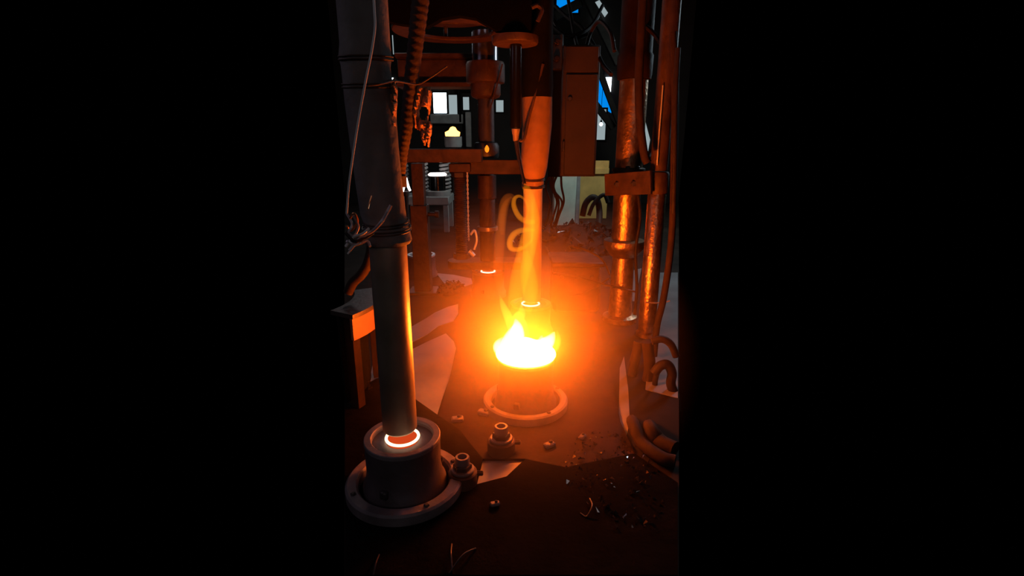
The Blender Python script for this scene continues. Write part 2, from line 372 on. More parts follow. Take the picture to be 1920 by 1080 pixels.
# stepped shaft D with round guide plate and cross arm
def zat(py, Y): return P(960, py, Y).z
def rw(px, Y): return W(px, Y)
t = thing('press_plunger', 'stepped brown plunger shaft with collars, standing between threaded rod and black rod', 'plunger', (DX, DY, 0.194))
z = lambda py: zat(py, DY)-0.194
obj('shaft', lathe([(0.048,0.0),(0.052,0.004),(0.052,z(330)),(0.04,z(325)),(0.04,z(300))], 32), 'rust', t)
gb = [(-0.20-0.07*math.sin(a), -0.085*math.cos(a)) for a in [PI*k_/8 for k_ in range(9)]] + [(0.22,0.085),(0.22,-0.085)]
obj('guide_bar', prism(gb, 'z', 0.018, 0.066), 'rust', t, smooth=False)
obj('foot_ring', lathe(ringprof(0.0525,0.068,z(432),z(424),0.003), 28), 'shaft', t)
obj('lower_collar', lathe(ringprof(0.0525,0.060,z(372),z(328),0.003), 28), 'rust', t)
obj('clamp_head', lathe([(0.045,z(296)),(0.075,z(296)),(0.08,z(292)),(0.08,z(274)),(0.07,z(268)),(0.052,z(266)),(0.05,z(182))], 32), 'steel', t)
obj('gland', lathe([(0.06,z(186)),(0.085,z(182)),(0.092,z(178)),(0.092,z(158)),(0.115,z(156)),(0.118,z(152)),(0.118,z(122)),(0.112,z(117)),(0.08,z(117))], 36), 'rust', t)
obj('piston_rod', lathe([(0.078,z(117)),(0.078,z(60))], 32), mat('polished_rod', (0.30,0.30,0.34), 0.22, 0.9, 0.2, 8, 0.02), t)
# cross arm assembly
t = thing('cross_arm', 'rusty square steel cross arm carrying the square post and threaded rod', 'bracket', P(840, 292, DY-0.10))
o0 = t.location
def loc(d): return shift(d, -o0)
a, b = P(764, 279, DY-0.1), P(905, 304, DY-0.1)
obj('beam', loc(box(a.x,b.x,DY-0.19,DY-0.06,b.z,a.z)), 'rust', t)
a, b = P(880, 299, DY-0.06), P(984, 326, DY-0.06)
obj('clamp_beam', loc(box(a.x,b.x,DY-0.118,DY-0.083,b.z,a.z)), 'rust', t)
a, b = P(844, 306, DY-0.1), P(884, 322, DY-0.1)
obj('boss', loc(box(a.x,b.x,DY-0.18,DY-0.07,b.z,a.z)), 'rust', t)
# threaded rod
tb = P(866, 486, DY-0.13); tt = P(864, 322, DY-0.13)
t = thing('threaded_rod', 'thick threaded rod hanging below the cross arm', 'rod', (tb.x, tb.y, tb.z+0.002))
H = tt.z-tb.z
prof = []
nth = 46
for i in range(nth): prof += [(0.034, H*i/nth), (0.040, H*(i+0.5)/nth)]
obj('thread', lathe([(0.0005,0)]+prof+[(0.03,H-0.002)], 20), 'rust', t)
obj('nut', shift(hexnut(0.052, 0, 0.03), (0,0,H-0.034)), 'steel', t)
obj('nut', shift(hexnut(0.055, 0, 0.035), (0,0,0.004)), 'steel', t)
# bracket bits below, pale lugs
tag(obj('lever_clip', merge(tube([P(882,440,DY-.16),P(890,432,DY-.16),P(894,450,DY-.16),P(889,468,DY-.16)], 0.008), tube([P(880,470,DY-.16),P(889,480,DY-.16)],0.014)), 'pale_bar'), 'pale metal clip beside the foot of the threaded rod', 'clip')
ch = [P(876,318,DY-0.17),P(877,370,DY-0.17),P(878,420,DY-0.17),P(879,452,DY-0.17)]
tag(obj('thread_glints', tube(ch, lambda u: 0.0035+0.004*abs(math.sin(u*60)), seg=6, k=60), 'pale_bar'), 'pale beads added for the white glints along the threaded rod', 'glints')  # beaded strand added to draw the highlights on the thread
# square post on the left
a, b = P(776, 306, DY+0.12), P(798, 470, DY+0.12)
t = thing('square_post', 'rusty square post standing under the cross arm by the empty mould', 'post', ((a.x+b.x)/2, DY+0.12, 0))
obj('post_tube', box(-0.04,0.04,-0.04,0.04,0.02,a.z), 'rust', t)
zb = zat(384, DY+0.12)
obj('lower_sleeve', box(-0.056,0.056,-0.056,0.056,0.02,zb), 'rust', t)
obj('base_plate', box(-0.10,0.10,-0.09,0.09,0.001,0.02), 'steel', t)
obj('lock_bolt', turn(lathe([(0.014,0),(0.014,0.05),(0.024,0.05),(0.024,0.075),(0.0005,0.076)], 12), Matrix.Translation((0.056,-0.03,zb-0.06)) @ Matrix.Rotation(PI/2,4,'Y')), 'steel', t)

# ------------------------------------------------------------------ overhead press head
HY = 2.35
hp = P(870, 60, HY)
t = thing('overhead_casting', 'dark overhead press casting with arched ribs spanning above the plungers', 'casting', (hp.x, HY, hp.z))
def hl(d): return shift(d, -t.location)
poly = [(732,-60),(728,40),(752,45),(800,50),(828,34),(862,29),(892,34),(912,46),(930,57),(996,57),(1000,-60)]
obj('front_web', hl(prism([(P(x,y,HY).x, P(x,y,HY).z) for x,y in poly], 'y', HY, HY+0.05)), 'web_shade', t, smooth=False)
zz = P(960,60,HY).z
c = P(966, 60, HY)
obj('round_flange', hl(shift(lathe([(0.0005,0),(0.098,0),(0.102,0.006),(0.102,0.03),(0.0005,0.03)], 40), (c.x, HY+0.08, c.z-0.034))), 'rust', t)
RCY = 2.88; rcx = P(842, 60, RCY).x; rz = P(842, 82, RCY+0.31).z
obj('ring_plate', hl(shift(lathe(ringprof(0.21,0.31,0,0.020,0.004), 56), (rcx+0.02, RCY, rz))), 'rust', t)
obj('rib_plate', hl(shift(lathe(ringprof(0.17,0.27,0,0.03,0.004), 56), (rcx, RCY, rz+0.075))), 'rust', t)
for ang in (-2.4,-1.2,-0.5,0.6,1.8,2.9):
    obj('spacer', hl(shift(lathe([(0.012,0.0205),(0.012,0.0745)],10), (rcx+0.01+0.24*math.cos(ang), RCY+0.24*math.sin(ang), rz))), 'steel', t)
obj('hook_lug', hl(tube([P(997,14,HY-.02),P(1008,10,HY-.02),P(1016,18,HY-.02),P(1012,30,HY-.02),P(1008,40,HY-.02)], 0.009)), 'rust', t)
a, b = P(745, 112, 3.7), P(892, 156, 3.7)
t2 = thing('cross_beam', 'sooty brown cross beam behind the hose, level with the upper collar', 'beam', ((a.x+b.x)/2, 3.7, b.z))
obj('beam_web', shift(box(a.x,b.x,3.69,3.75,b.z,a.z), -t2.location), 'rust', t2)
obj('top_flange', shift(box(a.x,b.x,3.62,3.80,a.z+0.001,a.z+0.03), -t2.location), 'rust', t2)
obj('bottom_flange', shift(box(a.x,b.x,3.62,3.80,b.z-0.03,b.z-0.001), -t2.location), 'rust', t2)

# black hanging rod with funnel tip and thin spout
RY = 2.43
t = thing('hanging_rod', 'glossy black hanging rod with a small metal funnel tip above the smoke curls', 'rod', P(967, 240, RY))
o0 = t.location.copy()
a = P(965, 66, RY)
obj('rod', shift(lathe([(0.0005,o0.z),(0.024,o0.z),(0.0255,o0.z+0.004),(0.0255,a.z-0.012),(0.0005,a.z-0.012)], 28), (0,0,-o0.z)), 'black', t)
q = P(968, 250, RY)-o0
obj('funnel_tip', lathe([(0.0195,-0.004),(0.019,-0.012),(0.014,-0.035),(0.012,-0.055),(0.008,-0.058),(0.0005,-0.058)], 24), 'shaft', t)
obj('spout', shift(tube([P(968,264,RY),P(972,290,RY-.02),P(978,320,RY-.06),P(984,345,RY-.1)], lambda u: 0.011-0.005*u), -o0), 'steel', t)
tag(obj('gas_pipe', tube([P(1018,120,2.53),P(1006,170,2.53),P(993,215,2.53),P(984,255,2.53),P(978,264,2.53),P(974,262,2.53)], 0.007), 'rust'), 'thin bent pipe slanting down beside the tan cloth sleeve', 'pipe')
tag(obj('loose_wire', tube([P(942,120,3.21),P(932,160,3.21),P(916,215,3.21)], 0.004), 'rust'), 'thin rusty wire hanging across the upper collar', 'wire')

# ------------------------------------------------------------------ hoses, cloth and wires on the left
pts = [P(792,-30,1.9),P(784,40,1.9),P(776,110,1.9),P(768,180,1.9),P(762,240,1.9),P(754,290,1.9),P(750,335,1.9)]
path = smoothpath(pts, 14); n = len(path)
def ribr(u): return (0.030-0.012*u)*(1+0.045*math.sin(u*n*2.2))
t = thing('ribbed_hose', 'soot-coated ribbed hose hanging beside the dark cloth sleeve', 'hose', pts[-1])
obj('hose_body', shift(tube(pts, ribr, seg=14, k=22), -pts[-1]), mat('hose_cloth', (0.06,0.035,0.026), 0.85, 0, 0.4, 20, 0.3), t)
obj('hose_end', shift(tube([pts[-1]+Vector((0,0,0.01)), pts[-1]-Vector((0,0,0.03))], 0.024, seg=14), -pts[-1]), 'steel', t)
def rag(px0, px1, py0, py1, Y, seed, label, name='rag'):
    random.seed(seed); nx, nz = 12, 18; V, Fs = [], []
    for j in range(nz+1):
        for i in range(nx+1):
            u, v = i/nx, j/nz
            edge = 1-0.35*v*abs(2*u-1)
            x = px0+(px1-px0)*(0.5+(u-0.5)*edge)+random.uniform(-.6,.6)
            y = py0+(py1-py0)*v+(random.uniform(-4,9) if j == nz else random.uniform(-1,1))
            p = P(x, y, Y+0.02*math.sin(u*11+v*5)+0.006*random.uniform(-1,1)); V.append(p)
    for j in range(nz):
        for i in range(nx):
            if v_hole(i, j, nx, nz, seed): continue
            k = j*(nx+1)+i; Fs.append([k,k+1,k+nx+2,k+nx+1])
    o = obj(name, (V, Fs), 'rag')
    sm = o.modifiers.new('thick', 'SOLIDIFY'); sm.thickness = 0.006
    return tag(o, label, 'rag')
def v_hole(i, j, nx, nz, seed):
    u, v = i/nx, j/nz
    return ((u-0.6)**2*4+(v-0.62)**2*12 < 0.35) if seed == 1 else (j > nz*0.75 and (i*7+seed*3) % 5 == 0)
rag(771, 808, 163, 238, 1.91, 1, 'torn singed rag with a hole, draped beside the ribbed hose')
rag(790, 808, 228, 268, 1.91, 2, 'small frayed rag scrap dangling over the cross arm')
rag(731, 741, 150, 240, 1.31, 3, 'narrow burnt cloth strip along the edge of the dark sleeve')
tag(obj('hanging_cable', tube([P(699,-30,1.12),P(702,20,1.12),P(703,52,1.12),P(697,95,1.12),P(686,150,1.12),P(674,215,1.12),P(662,290,1.12),P(654,350,1.12),P(650,400,1.12)], 0.0026, k=8), 'white_wire'), 'thin white cable hanging down in front of the dark sleeve', 'cable')
tag(obj('twisted_wire', tube([P(690,160,1.19),P(715,157,1.2),P(742,152,1.3),P(780,158,1.5),P(800,150,1.5),P(838,124,1.5)], 0.0022, k=8), 'rust'), 'thin rusty wire twisted around sleeve and hose, its end sticking up', 'wire')
wy = 1.16
wires = [
 ([(655,470),(676,447),(700,432),(716,415),(726,398),(733,385)], 'wire', 0.0042, 'stiff silvery wire with a bright tip curving up before the sleeve'),
 ([(648,462),(662,445),(680,438),(692,428)], 'white_wire', 0.003, 'short pale wire end in the tangle beside the dark sleeve'),
 ([(650,400),(660,420),(654,436),(664,442),(672,424),(662,404)], 'wire', 0.0028, 'looped grey wire in the tangle under the white cable'),
 ([(656,410),(664,400),(670,416),(658,432),(650,424)], 'copper', 0.0028, 'small copper wire loop in the tangle under the white cable'),
 ([(648,436),(664,452),(684,446),(700,436)], 'rubber', 0.004, 'black rubber lead in the wire tangle'),
 ([(690,392),(693,380),(697,367)], 'copper', 0.0016, 'short upright copper bristle near the sleeve'),
 ([(650,452),(668,460),(688,452),(694,462)], 'wire', 0.003, 'grey wire sagging below the wire tangle'),
 ([(652,476),(664,462),(676,456)], 'white_wire', 0.0022, 'fine pale wire strand at the bottom of the tangle')]
for k, (pp, mm, r, lb) in enumerate(wires):
    tag(obj('wire_end', tube([P(x, y, wy+0.012*math.sin(i*1.7+k)) for i, (x, y) in enumerate(pp)], r, k=8), mm), lb, 'wire', 'wire tangle by the sleeve')

# left edge: hose bend, machine with curved apron
tag(obj('hose_bend', tube([P(652,549,1.9),P(662,530,1.9),P(676,517,1.9),P(688,498,1.9),P(696,470,1.9),P(698,440,1.9)], 0.019, seg=12, k=8), 'brown_rubber'), 'thick brown hose bending behind the grey plunger shaft', 'hose')
t = thing('round_table', 'round machine table edge with a curved steel apron, behind the grey shaft', 'machine table', (-0.86, 2.05, 0))
R0 = 0.30
cx, cy = -0.934, 1.944
def sect(r0, r1, z0, z1, a0, a1, n=20):
    V, Fs = [], []
    for i in range(n+1):
        a = a0+(a1-a0)*i/n
        for r, zq in ((r0,z0),(r1,z0),(r1,z1),(r0,z1)): V.append(Vector((cx+r*math.cos(a), cy+r*math.sin(a), zq))-t.location)
    for i in range(n):
        for q in range(4): Fs.append([i*4+q, i*4+(q+1)%4, (i+1)*4+(q+1)%4, (i+1)*4+q])
    Fs.append([0,1,2,3]); Fs.append([n*4+q for q in range(4)]); return V, Fs
zt = 0.40; A0, A1 = math.radians(-29), math.radians(28)
obj('apron', sect(0.388, 0.400, zt-0.095, zt-0.012, A0, A1), mat('apron_steel', (0.34,0.17,0.09), 0.6, 0.1, 0.3, 8, 0.15), t)
obj('table_top', sect(0.29, 0.404, zt-0.011, zt+0.006, A0, A1), 'steel', t)
for aa in (-24, 20):
    obj('leg', sect(0.34, 0.38, 0.013, zt-0.012, math.radians(aa)-0.05, math.radians(aa)+0.05, 2), 'bed', t)
obj('skirt_panel', sect(0.32, 0.33, 0.03, zt-0.012, A0, A1), 'soot', t)
random.seed(5)
def shard(p, s):
    vs = [Vector((random.uniform(-1,1),random.uniform(-1,1),random.uniform(-1,1)))*s for _ in range(4)]
    return [v+Vector(p) for v in vs], [[0,1,2],[0,2,3],[0,3,1],[1,3,2]]
tag(obj('cullet_shard', merge(*[shard(G(686+random.uniform(-7,7), 722+random.uniform(-9,9), 0.02)+Vector((0,0,random.uniform(0,.02))), 0.014) for _ in range(14)]), 'glass', smooth=False), 'cluster of shiny glass shards on the floor by the grey shaft', 'glass', kind='stuff')

# ------------------------------------------------------------------ hold-down bolts
def anchor(px, py, label, s=1.0):
    p = G(px, py, 0.012); t = thing('anchor_bolt', label, 'bolt', (p.x, p.y, 0.0125))
    obj('base_disc', lathe([(0.046*s,0),(0.046*s,0.040*s),(0.042*s,0.044*s),(0.0005,0.044*s)], 32), 'rust', t)
    obj('washer', shift(lathe(ringprof(0.016*s,0.038*s,0.0445*s,0.054*s,0.002), 28), (0,0,0)), 'rim', t)
    obj('nut', hexnut(0.030*s, 0.0545*s, 0.070*s), 'steel', t)
    obj('bolt_tube', lathe([(0.023*s,0.0705*s),(0.023*s,0.092*s),(0.021*s,0.095*s),(0.015*s,0.095*s),(0.014*s,0.075*s),(0.0005,0.075*s)], 24), 'rim', t)
    obj('set_screw', turn(hexnut(0.009*s, 0, 0.02*s), Matrix.Translation((0.045*s,0.012*s,0.026*s)) @ Matrix.Rotation(PI/2,4,'Y')), 'steel', t)
anchor(940, 846, 'stepped hold-down bolt standing in front of the flaming mould')
anchor(868, 905, 'stepped hold-down bolt squeezed against the collar of the dark mould', 0.95)
def clampblock(px, py, s, rot, label):
    p = G(px, py, 0.012); t = thing('clamp_block', label, 'clamp', (p.x, p.y, 0.0125)); t.rotation_euler = (0,0,rot)
    bl = obj('block', box(-s,s,-s*.6,s*.6,0,s*.8), 'rim', t); obj('screw_head', shift(hexnut(s*.35,s*.8,s*1.15), (s*.3,0,0)), 'steel', bl)
clampblock(1030, 838, 0.020, 0.6, 'small steel clamp block on the bed plate, right of the stepped bolt')
clampblock(858, 790, 0.022, 0.2, 'small clamp block at the edge of the bed plate')
clampblock(908, 778, 0.024, -0.4, 'clamp block touching the broad collar of the flaming mould')
clampblock(1092, 822, 0.016, 1.0, 'tiny clamp block lying near the glass scrap')
clampblock(928, 948, 0.014, 0.3, 'tiny dull block in the shadow in front of the stepped bolts')

# ------------------------------------------------------------------ right-hand press column and pipes
PX_, PY_ = 0.640, 2.853
t = thing('press_column', 'thick oily steel column with collars, carrying the clamp bar', 'column', (PX_, PY_, 0))
zp = lambda py: zat(py, PY_)
obj('base_pipe', lathe([(0.10,0.001),(0.10,0.03),(0.068,0.04),(0.062,zp(482))], 36), 'pipe', t)
obj('middle_flange', lathe([(0.062,zp(482)),(0.080,zp(478)),(0.115,zp(462)),(0.118,zp(456)),(0.115,zp(450)),(0.075,zp(448))], 40), 'pipe', t)
obj('barrel', lathe([(0.074,zp(448)),(0.074,zp(362)),(0.076,zp(360))], 40), 'pipe', t)
obj('clamp_collar', lathe([(0.078,zp(360)),(0.083,zp(356)),(0.083,zp(322)),(0.090,zp(321)),(0.090,zp(316)),(0.076,zp(314))], 40), 'rust', t)
obj('upper_barrel', lathe([(0.0735,zp(314)),(0.0735,zp(150))], 40), 'pipe', t)
obj('shaded_top', lathe([(0.086,zp(149)),(0.090,zp(140)),(0.092,zp(105)),(0.084,zp(100)),(0.084,1.95)], 40), 'bed', t)  # dark piece added for the shade on the column's upper end
for k, a in enumerate((-1.9,-1.1)):
    obj('flange_bolt', shift(hexnut(0.012, zp(321)+0.012, zp(321)+0.03), (0.07*math.cos(a), 0.082*math.sin(a), 0)), 'steel', t)
QX, QY = 0.735, 2.60
zq = lambda py: zat(py, QY)
t = thing('guide_pipe', 'slimmer oily guide pipe standing right of the thick column', 'pipe', (QX, QY, 0))
obj('lower_pipe', lathe([(0.058,0.001),(0.058,0.02),(0.046,0.03),(0.046,zq(366)),(0.040,zq(362)),(0.040,zq(325))], 32), 'pipe', t)
obj('upper_pipe', lathe([(0.043,zq(320)),(0.043,1.9)], 32), 'rust', t)
obj('socket', lathe([(0.047,zq(362)),(0.0525,zq(358)),(0.0525,zq(326)),(0.047,zq(322))], 32), 'rust', t)
t = thing('clamp_bar', 'rusty clamp bar bridging thick column and guide pipe', 'bracket', ((PX_+QX)/2, (PY_+QY)/2, zp(340)))
o0 = t.location.copy()
dirv = Vector((QX-PX_, QY-PY_, 0)).normalized(); nrm = Vector((dirv.y, -dirv.x, 0))
for s, (ww) in ((1, 0.086),):
    a = Vector((PX_-0.14, PY_-0.10, zp(344))); b = Vector((QX-0.05, QY-0.066, zq(340)))
    fb = obj('front_bar', shift(bar(a, b, 0.020, 0.115), -o0), 'rust', t)
for f_ in (0.25, 0.62):
    p = a.lerp(b, f_)
    obj('bolt_head', shift(turn(hexnut(0.016,0,0.012), Matrix.Translation(p+Vector((0,-0.012,0.0))) @ Matrix.Rotation(PI/2,4,'X')), -o0), 'steel', fb)

# hoses at the right
def hose(pp, r, label, mm='brown_rubber', name='rubber_hose', cat='hose'):
    return tag(obj(name, tube([P(*p) if p[0] > 50 else p for p in pp], r, seg=10, k=8), mm), label, cat)
hose([(1207,-30,2.5),(1202,60,2.5),(1198,150,2.5),(1200,230,2.5),(1208,290,2.5),(1214,305,2.5)], 0.020, 'brown hose hanging between the thick column and the guide pipe')
hose([(1232,240,2.75),(1224,275,2.7),(1214,300,2.6)], 0.010, 'short thin hose slanting behind the guide pipe')
hose([(1262,60,2.3),(1266,180,2.3),(1264,300,2.3),(1262,400,2.3),(1256,480,2.3),(1244,560,2.3),(1232,610,2.3),tuple(G(1226,668,0.017))], 0.016, 'long brown hose hanging right of the guide pipe')
hose([(1271,90,2.275),(1268,150,2.275),(1266,210,2.275),(1265,300,2.275),(1263,400,2.275)], 0.011, 'dark sheathed cable hanging outermost beside the long brown hose', 'rubber', 'sheathed_cable', 'cable')
hose([(1243,160,2.552),(1240,200,2.552),(1236,250,2.552),(1232,310,2.552)], 0.0035, 'bright steel wire hanging in front of the guide pipe', 'pale_bar', 'steel_wire', 'wire')
hose([(1196,360,2.72),(1200,410,2.7),(1192,470,2.7),(1194,540,2.7),(1190,590,2.7)], 0.009, 'thin hose running down behind the clamp bar', 'rubber')
hose([(1222,640,2.0),(1242,636,2.0),(1258,646,2.0),(1268,668,2.0)], 0.016, 'short black hose loop on the pale floor', 'rubber')
hose([(1226,700,1.95),(1238,686,1.95),(1252,684,1.95),(1260,700,1.95),(1258,720,1.95),(1266,745,1.95),(1268,770,1.95)], 0.020, 'thick black hose arched over the pale floor', 'rubber')
hose([(1198,640,2.1),(1188,690,2.1),(1182,740,2.1),(1186,790,2.1),tuple(G(1186,790,0.025)),tuple(G(1204,830,0.024)),tuple(G(1240,858,0.024)),tuple(G(1266,866,0.024))], 0.022, 'thick dusty hose running down beside the pale floor gaps', 'brown_rubber')
hose([(1214,640,2.05),(1218,690,2.05),(1212,740,2.05),(1222,800,2.05),tuple(G(1218,800,0.03)),tuple(G(1236,826,0.028)),tuple(G(1266,842,0.028))], 0.026, 'thick dusty hose below the guide pipe foot', 'brown_rubber')
hose([(1238,680,2.0),(1228,720,2.0),(1236,770,2.0),tuple(G(1230,826,0.015))], 0.012, 'thin black hose beside the arched hose', 'rubber')
hose([(1036,512,2.62),(1080,518,2.66),(1120,530,2.70),(1160,540,2.765),(1196,548,2.80)], 0.0055, 'long straight rod leaning across towards the guide pipe', 'rust', 'thin_rod', 'rod')
hose([(1074,462,2.6),(1096,468,2.65),(1120,480,2.7),(1134,494,2.76),(1143,515,2.80)], 0.0055, 'bent wire arching in front of the glass heap', 'rust', 'bent_wire', 'wire')
hose([(1142,522,2.80),(1120,536,2.76),(1100,548,2.72),(1072,555,2.7)], 0.0055, 'curved wire drooping below the long straight rod', 'rust', 'bent_wire', 'wire')
hose([(1210,567,2.552),(1230,568,2.552),(1248,566,2.552),(1256,564,2.552)], 0.0035, 'thin twig-like wire pointing over the pale floor', 'wire', 'bent_wire', 'wire')
# dark machine body low behind the flame, right
t = thing('machine_body', 'low dark machine body behind the flames, in front of the glass heap', 'cabinet', (0.40, 3.05, 0))
o0 = t.location.copy()
obj('housing', shift(box(0.25,0.54,2.95,3.25,0.013,0.30,0.02), -o0), 'rust', t)
obj('lid', shift(box(0.235,0.555,2.935,3.265,0.301,0.33,0.008), -o0), 'rust', t)
for k in range(3): obj('bolt_head', shift(turn(hexnut(0.013,0,0.012), Matrix.Translation((0.30+0.09*k,2.95,0.24)) @ Matrix.Rotation(PI/2,4,'X')), -o0), 'steel', t)

# brown cabinet above the pale post, with dark panel beside
a, b = P(1056, 84, 3.2), P(1116, 331, 3.2)
t = thing('wall_cabinet', 'brown painted box cabinet hanging above the pale green post', 'cabinet', ((a.x+b.x)/2, 3.2, b.z))
o0 = t.location.copy()
obj('carcass', shift(box(a.x,b.x,3.20,3.42,b.z,a.z,0.006), -o0), 'brownbox', t)
dr = obj('door', shift(box(a.x+0.022,b.x-0.012,3.182,3.199,b.z+0.01,a.z-0.16,0.003), -o0), 'brownbox', t)
obj('top_panel', shift(box(a.x+0.012,b.x-0.012,3.185,3.199,a.z-0.15,a.z-0.01,0.003), -o0), 'brownbox', t)
obj('hinge', shift(box(a.x+0.010,a.x+0.021,3.176,3.199,b.z+0.15,b.z+0.21,0.002), -o0), 'steel', dr)
obj('handle', shift(turn(lathe([(0.010,0),(0.014,0.012),(0.010,0.018),(0.0005,0.019)],14), Matrix.Translation((a.x+0.045,3.182,b.z+0.45)) @ Matrix.Rotation(PI/2,4,'X')), -o0), 'steel', dr)
a2, b2 = P(1031, 130, 3.3), P(1054, 332, 3.3)
tag(obj('side_panel', box(a2.x,b2.x,3.3,3.36,b2.z,a2.z,0.004), 'soot'), 'narrow black panel hanging left of the brown cabinet', 'panel')
for k, (x0, x1, sag) in enumerate(((1022,1030,2),(1030,1040,10),(1036,1046,4),(1026,1048,14),(1044,1050,18))):
    tag(obj('hanging_lead', tube([P(x0+8,329,3.33),P(x0+sag*.5,350,3.35),P(x1+sag*.4,378,3.4),P(x1-2,405,3.45),P(x1-8,425,3.5)], 0.007, k=8), 'rubber'),
        ['black lead nearest the tan cloth sleeve, in the bunch below the black panel','second black lead of the bunch below the black panel','black lead in the middle of the bunch below the black panel','black lead bowing outward in the bunch below the black panel','black lead hanging before the pale green post'][k], 'cable', 'leads below the black panel')
# pale post and ochre board
a, b = P(1036, 300, 6.4), P(1086, 418, 6.4)
t = thing('pale_post', 'pale green painted post behind the bunch of black leads', 'post', ((a.x+b.x)/2, 6.4, 0))
obj('post_face', box(-(b.x-a.x)/2*.86,(b.x-a.x)/2*.72,0,0.14,0.001,1.1,0.01), 'green', t)
obj('edge_strip', box((b.x-a.x)/2*.73,(b.x-a.x)/2,0.02,0.12,0.001,1.1,0.004), 'grey', t)
a, b = P(1088, 300, 7.2), P(1137, 410, 7.2)
t = thing('ochre_board', 'ochre yellow board leaning behind the thick column', 'board', ((a.x+b.x)/2, 7.2, 0))
hw = (b.x-a.x)/2
obj('board', box(-hw,hw,0,0.03,0.001,0.80,0.004), 'yellow', t)
obj('batten', box(-hw,hw,-0.03,-0.001,0.62,0.70,0.004), 'yellow', t)
hose([(1092,405,5.7),(1098,382,5.7),(1110,370,5.7),(1120,376,5.7),(1124,400,5.7),tuple(G(1122,446,0.036))], 0.035, 'thick dark hose arch before the ochre board', 'rubber')
hose([(1104,404,5.5),(1112,384,5.5),(1124,370,5.5),(1134,366,5.5),(1140,380,5.5)], 0.022, 'thinner dark hose arch before the ochre board', 'rubber')

# cullet heaps with glints
def heap(name, c, rx, ry, h, n, s, label, seed, mm='bed'):
    random.seed(seed); parts = []
    for i in range(n):
        r = math.sqrt(random.random()); a = random.uniform(0, 2*PI)
        zc = h*(1-r*r)*random.uniform(0.75, 1.05)
        parts.append(shard((c[0]+rx*r*math.cos(a), c[1]+ry*r*math.sin(a), zc+s*0.4), s*random.uniform(0.4, 1.2)))
    nb = 24; V = [Vector((c[0], c[1], h))]; Fs = []
    for k in range(1, 6):
        for i in range(nb):
            a = 2*PI*i/nb; q = k/5
            V.append(Vector((c[0]+rx*q*math.cos(a), c[1]+ry*q*math.sin(a), max(0.002, h*(1-q*q)*random.uniform(.8,1.0)))))
    for i in range(nb): Fs.append([0, 1+i, 1+(i+1)%nb])
    for k in range(4):
        for i in range(nb): Fs.append([1+k*nb+i, 1+k*nb+(i+1)%nb, 1+(k+1)*nb+(i+1)%nb, 1+(k+1)*nb+i])
    t = thing(name, label, 'glass heap', (0,0,0.0125))
    m_ = obj('mound', (V, Fs), mm, t) if mm == 'bed' else None; sh = obj('shards', merge(*parts), 'glass', t, smooth=False); sh['kind'] = 'stuff'
    return t
c = G(1075, 462); heap('cullet_heap', (c.x, c.y), 0.62, 0.5, 0.22, 240, 0.05, 'heap of glinting broken glass behind the low dark machine body', 3)
c = G(1150, 895); heap('cullet_heap', (c.x, c.y), 0.15, 0.24, 0.004, 300, 0.0075, 'dark spread of broken glass bits with glints, below the hoses', 4, 'bed_shade')
c = G(846, 545); heap('cullet_heap', (c.x, c.y), 0.10, 0.16, 0.03, 70, 0.02, 'small scatter of pale broken glass beside the empty mould', 6)
# straw-like wires in the dark foreground
for k, pp in enumerate(([(848,1070),(846,1045),(847,1020)],[(842,1075),(868,1048),(892,1028)],[(700,1078),(706,1062),(711,1040)],[(1106,935),(1110,955),(1100,968),(1088,962)])):
    tag(obj('floor_wire', tube([G(x,y,0.014)+Vector((0,0,0.012*(i==1)))for i,(x,y) in enumerate(pp)], 0.002, k=6), 'steel'),
        ['thin straight wire offcut lying in the dark foreground','wire offcut crossing another in the dark foreground','wire offcut before the dark mould collar','hooked wire offcut at the edge of the glass spread'][k], 'wire')

# ------------------------------------------------------------------ background workshop
def pane(name, x0, y0, x1, y1, m_, Y=YB-0.03):
    a, b = P(x0, y0, Y), P(x1, y1, Y)
    t = empty(name, ((a.x+b.x)/2, Y, b.z)); tag(t, kind='structure')
    hw, hh = (b.x-a.x)/2, a.z-b.z
    obj('pane', box(-hw,hw,0,0.01,0,hh,0), m_, t, smooth=False)
    fr = min(0.03, hw*.3)
    obj('window_frame', merge(box(-hw-fr,-hw,-0.01,0.015,-fr,hh+fr,0),box(hw,hw+fr,-0.01,0.015,-fr,hh+fr,0),box(-hw,hw,-0.01,0.015,-fr,-0.0005,0),box(-hw,hw,-0.01,0.015,hh+.0005,hh+fr,0)), 'soot', t, smooth=False)
    return t
pane('window_1', 812, 174, 838, 212, 'lampwhite')
pane('window_2', 841, 178, 858, 224, 'lampsoft')
pane('window_3', 735, 66, 739, 102, 'lampsoft')
pane('window_4', 734, 146, 739, 165, 'lampwhite')
pane('window_5', 868, 182, 880, 206, 'lampsoft')
pane('window_6', 930, 188, 944, 210, 'lampsoft')
pane('window_7', 1113, 205, 1134, 262, 'lampsoft')
pane('window_8', 1044, -10, 1084, 24, 'bluesky')
def gap(name, pts, m_, Y=YB-0.03):
    t = empty(name, P(pts[0][0], pts[0][1], Y)); tag(t, kind='structure')
    obj('pane', shift(prism([(P(x,y,Y).x, P(x,y,Y).z) for x,y in pts], 'y', Y, Y+0.01), -t.location), m_, t, smooth=False)
gap('window_9', [(1119,122),(1146,185),(1146,212),(1116,192)], 'bluesky')
gap('window_10', [(1116,4),(1124,0),(1140,24),(1134,32)], 'lampsoft')
gap('window_11', [(1119,24),(1128,38),(1126,42),(1118,30)], 'lampwhite')
gap('window_12', [(1132,56),(1142,54),(1146,64),(1135,66)], 'lampsoft')
gap('window_13', [(1141,76),(1153,75),(1152,86),(1144,85)], 'lampsoft')
gap('window_14', [(1136,145),(1147,145),(1145,172),(1141,160)], 'lampwhite')
gap('window_15', [(1208,220),(1219,262),(1214,290),(1205,250)], 'lampsoft')
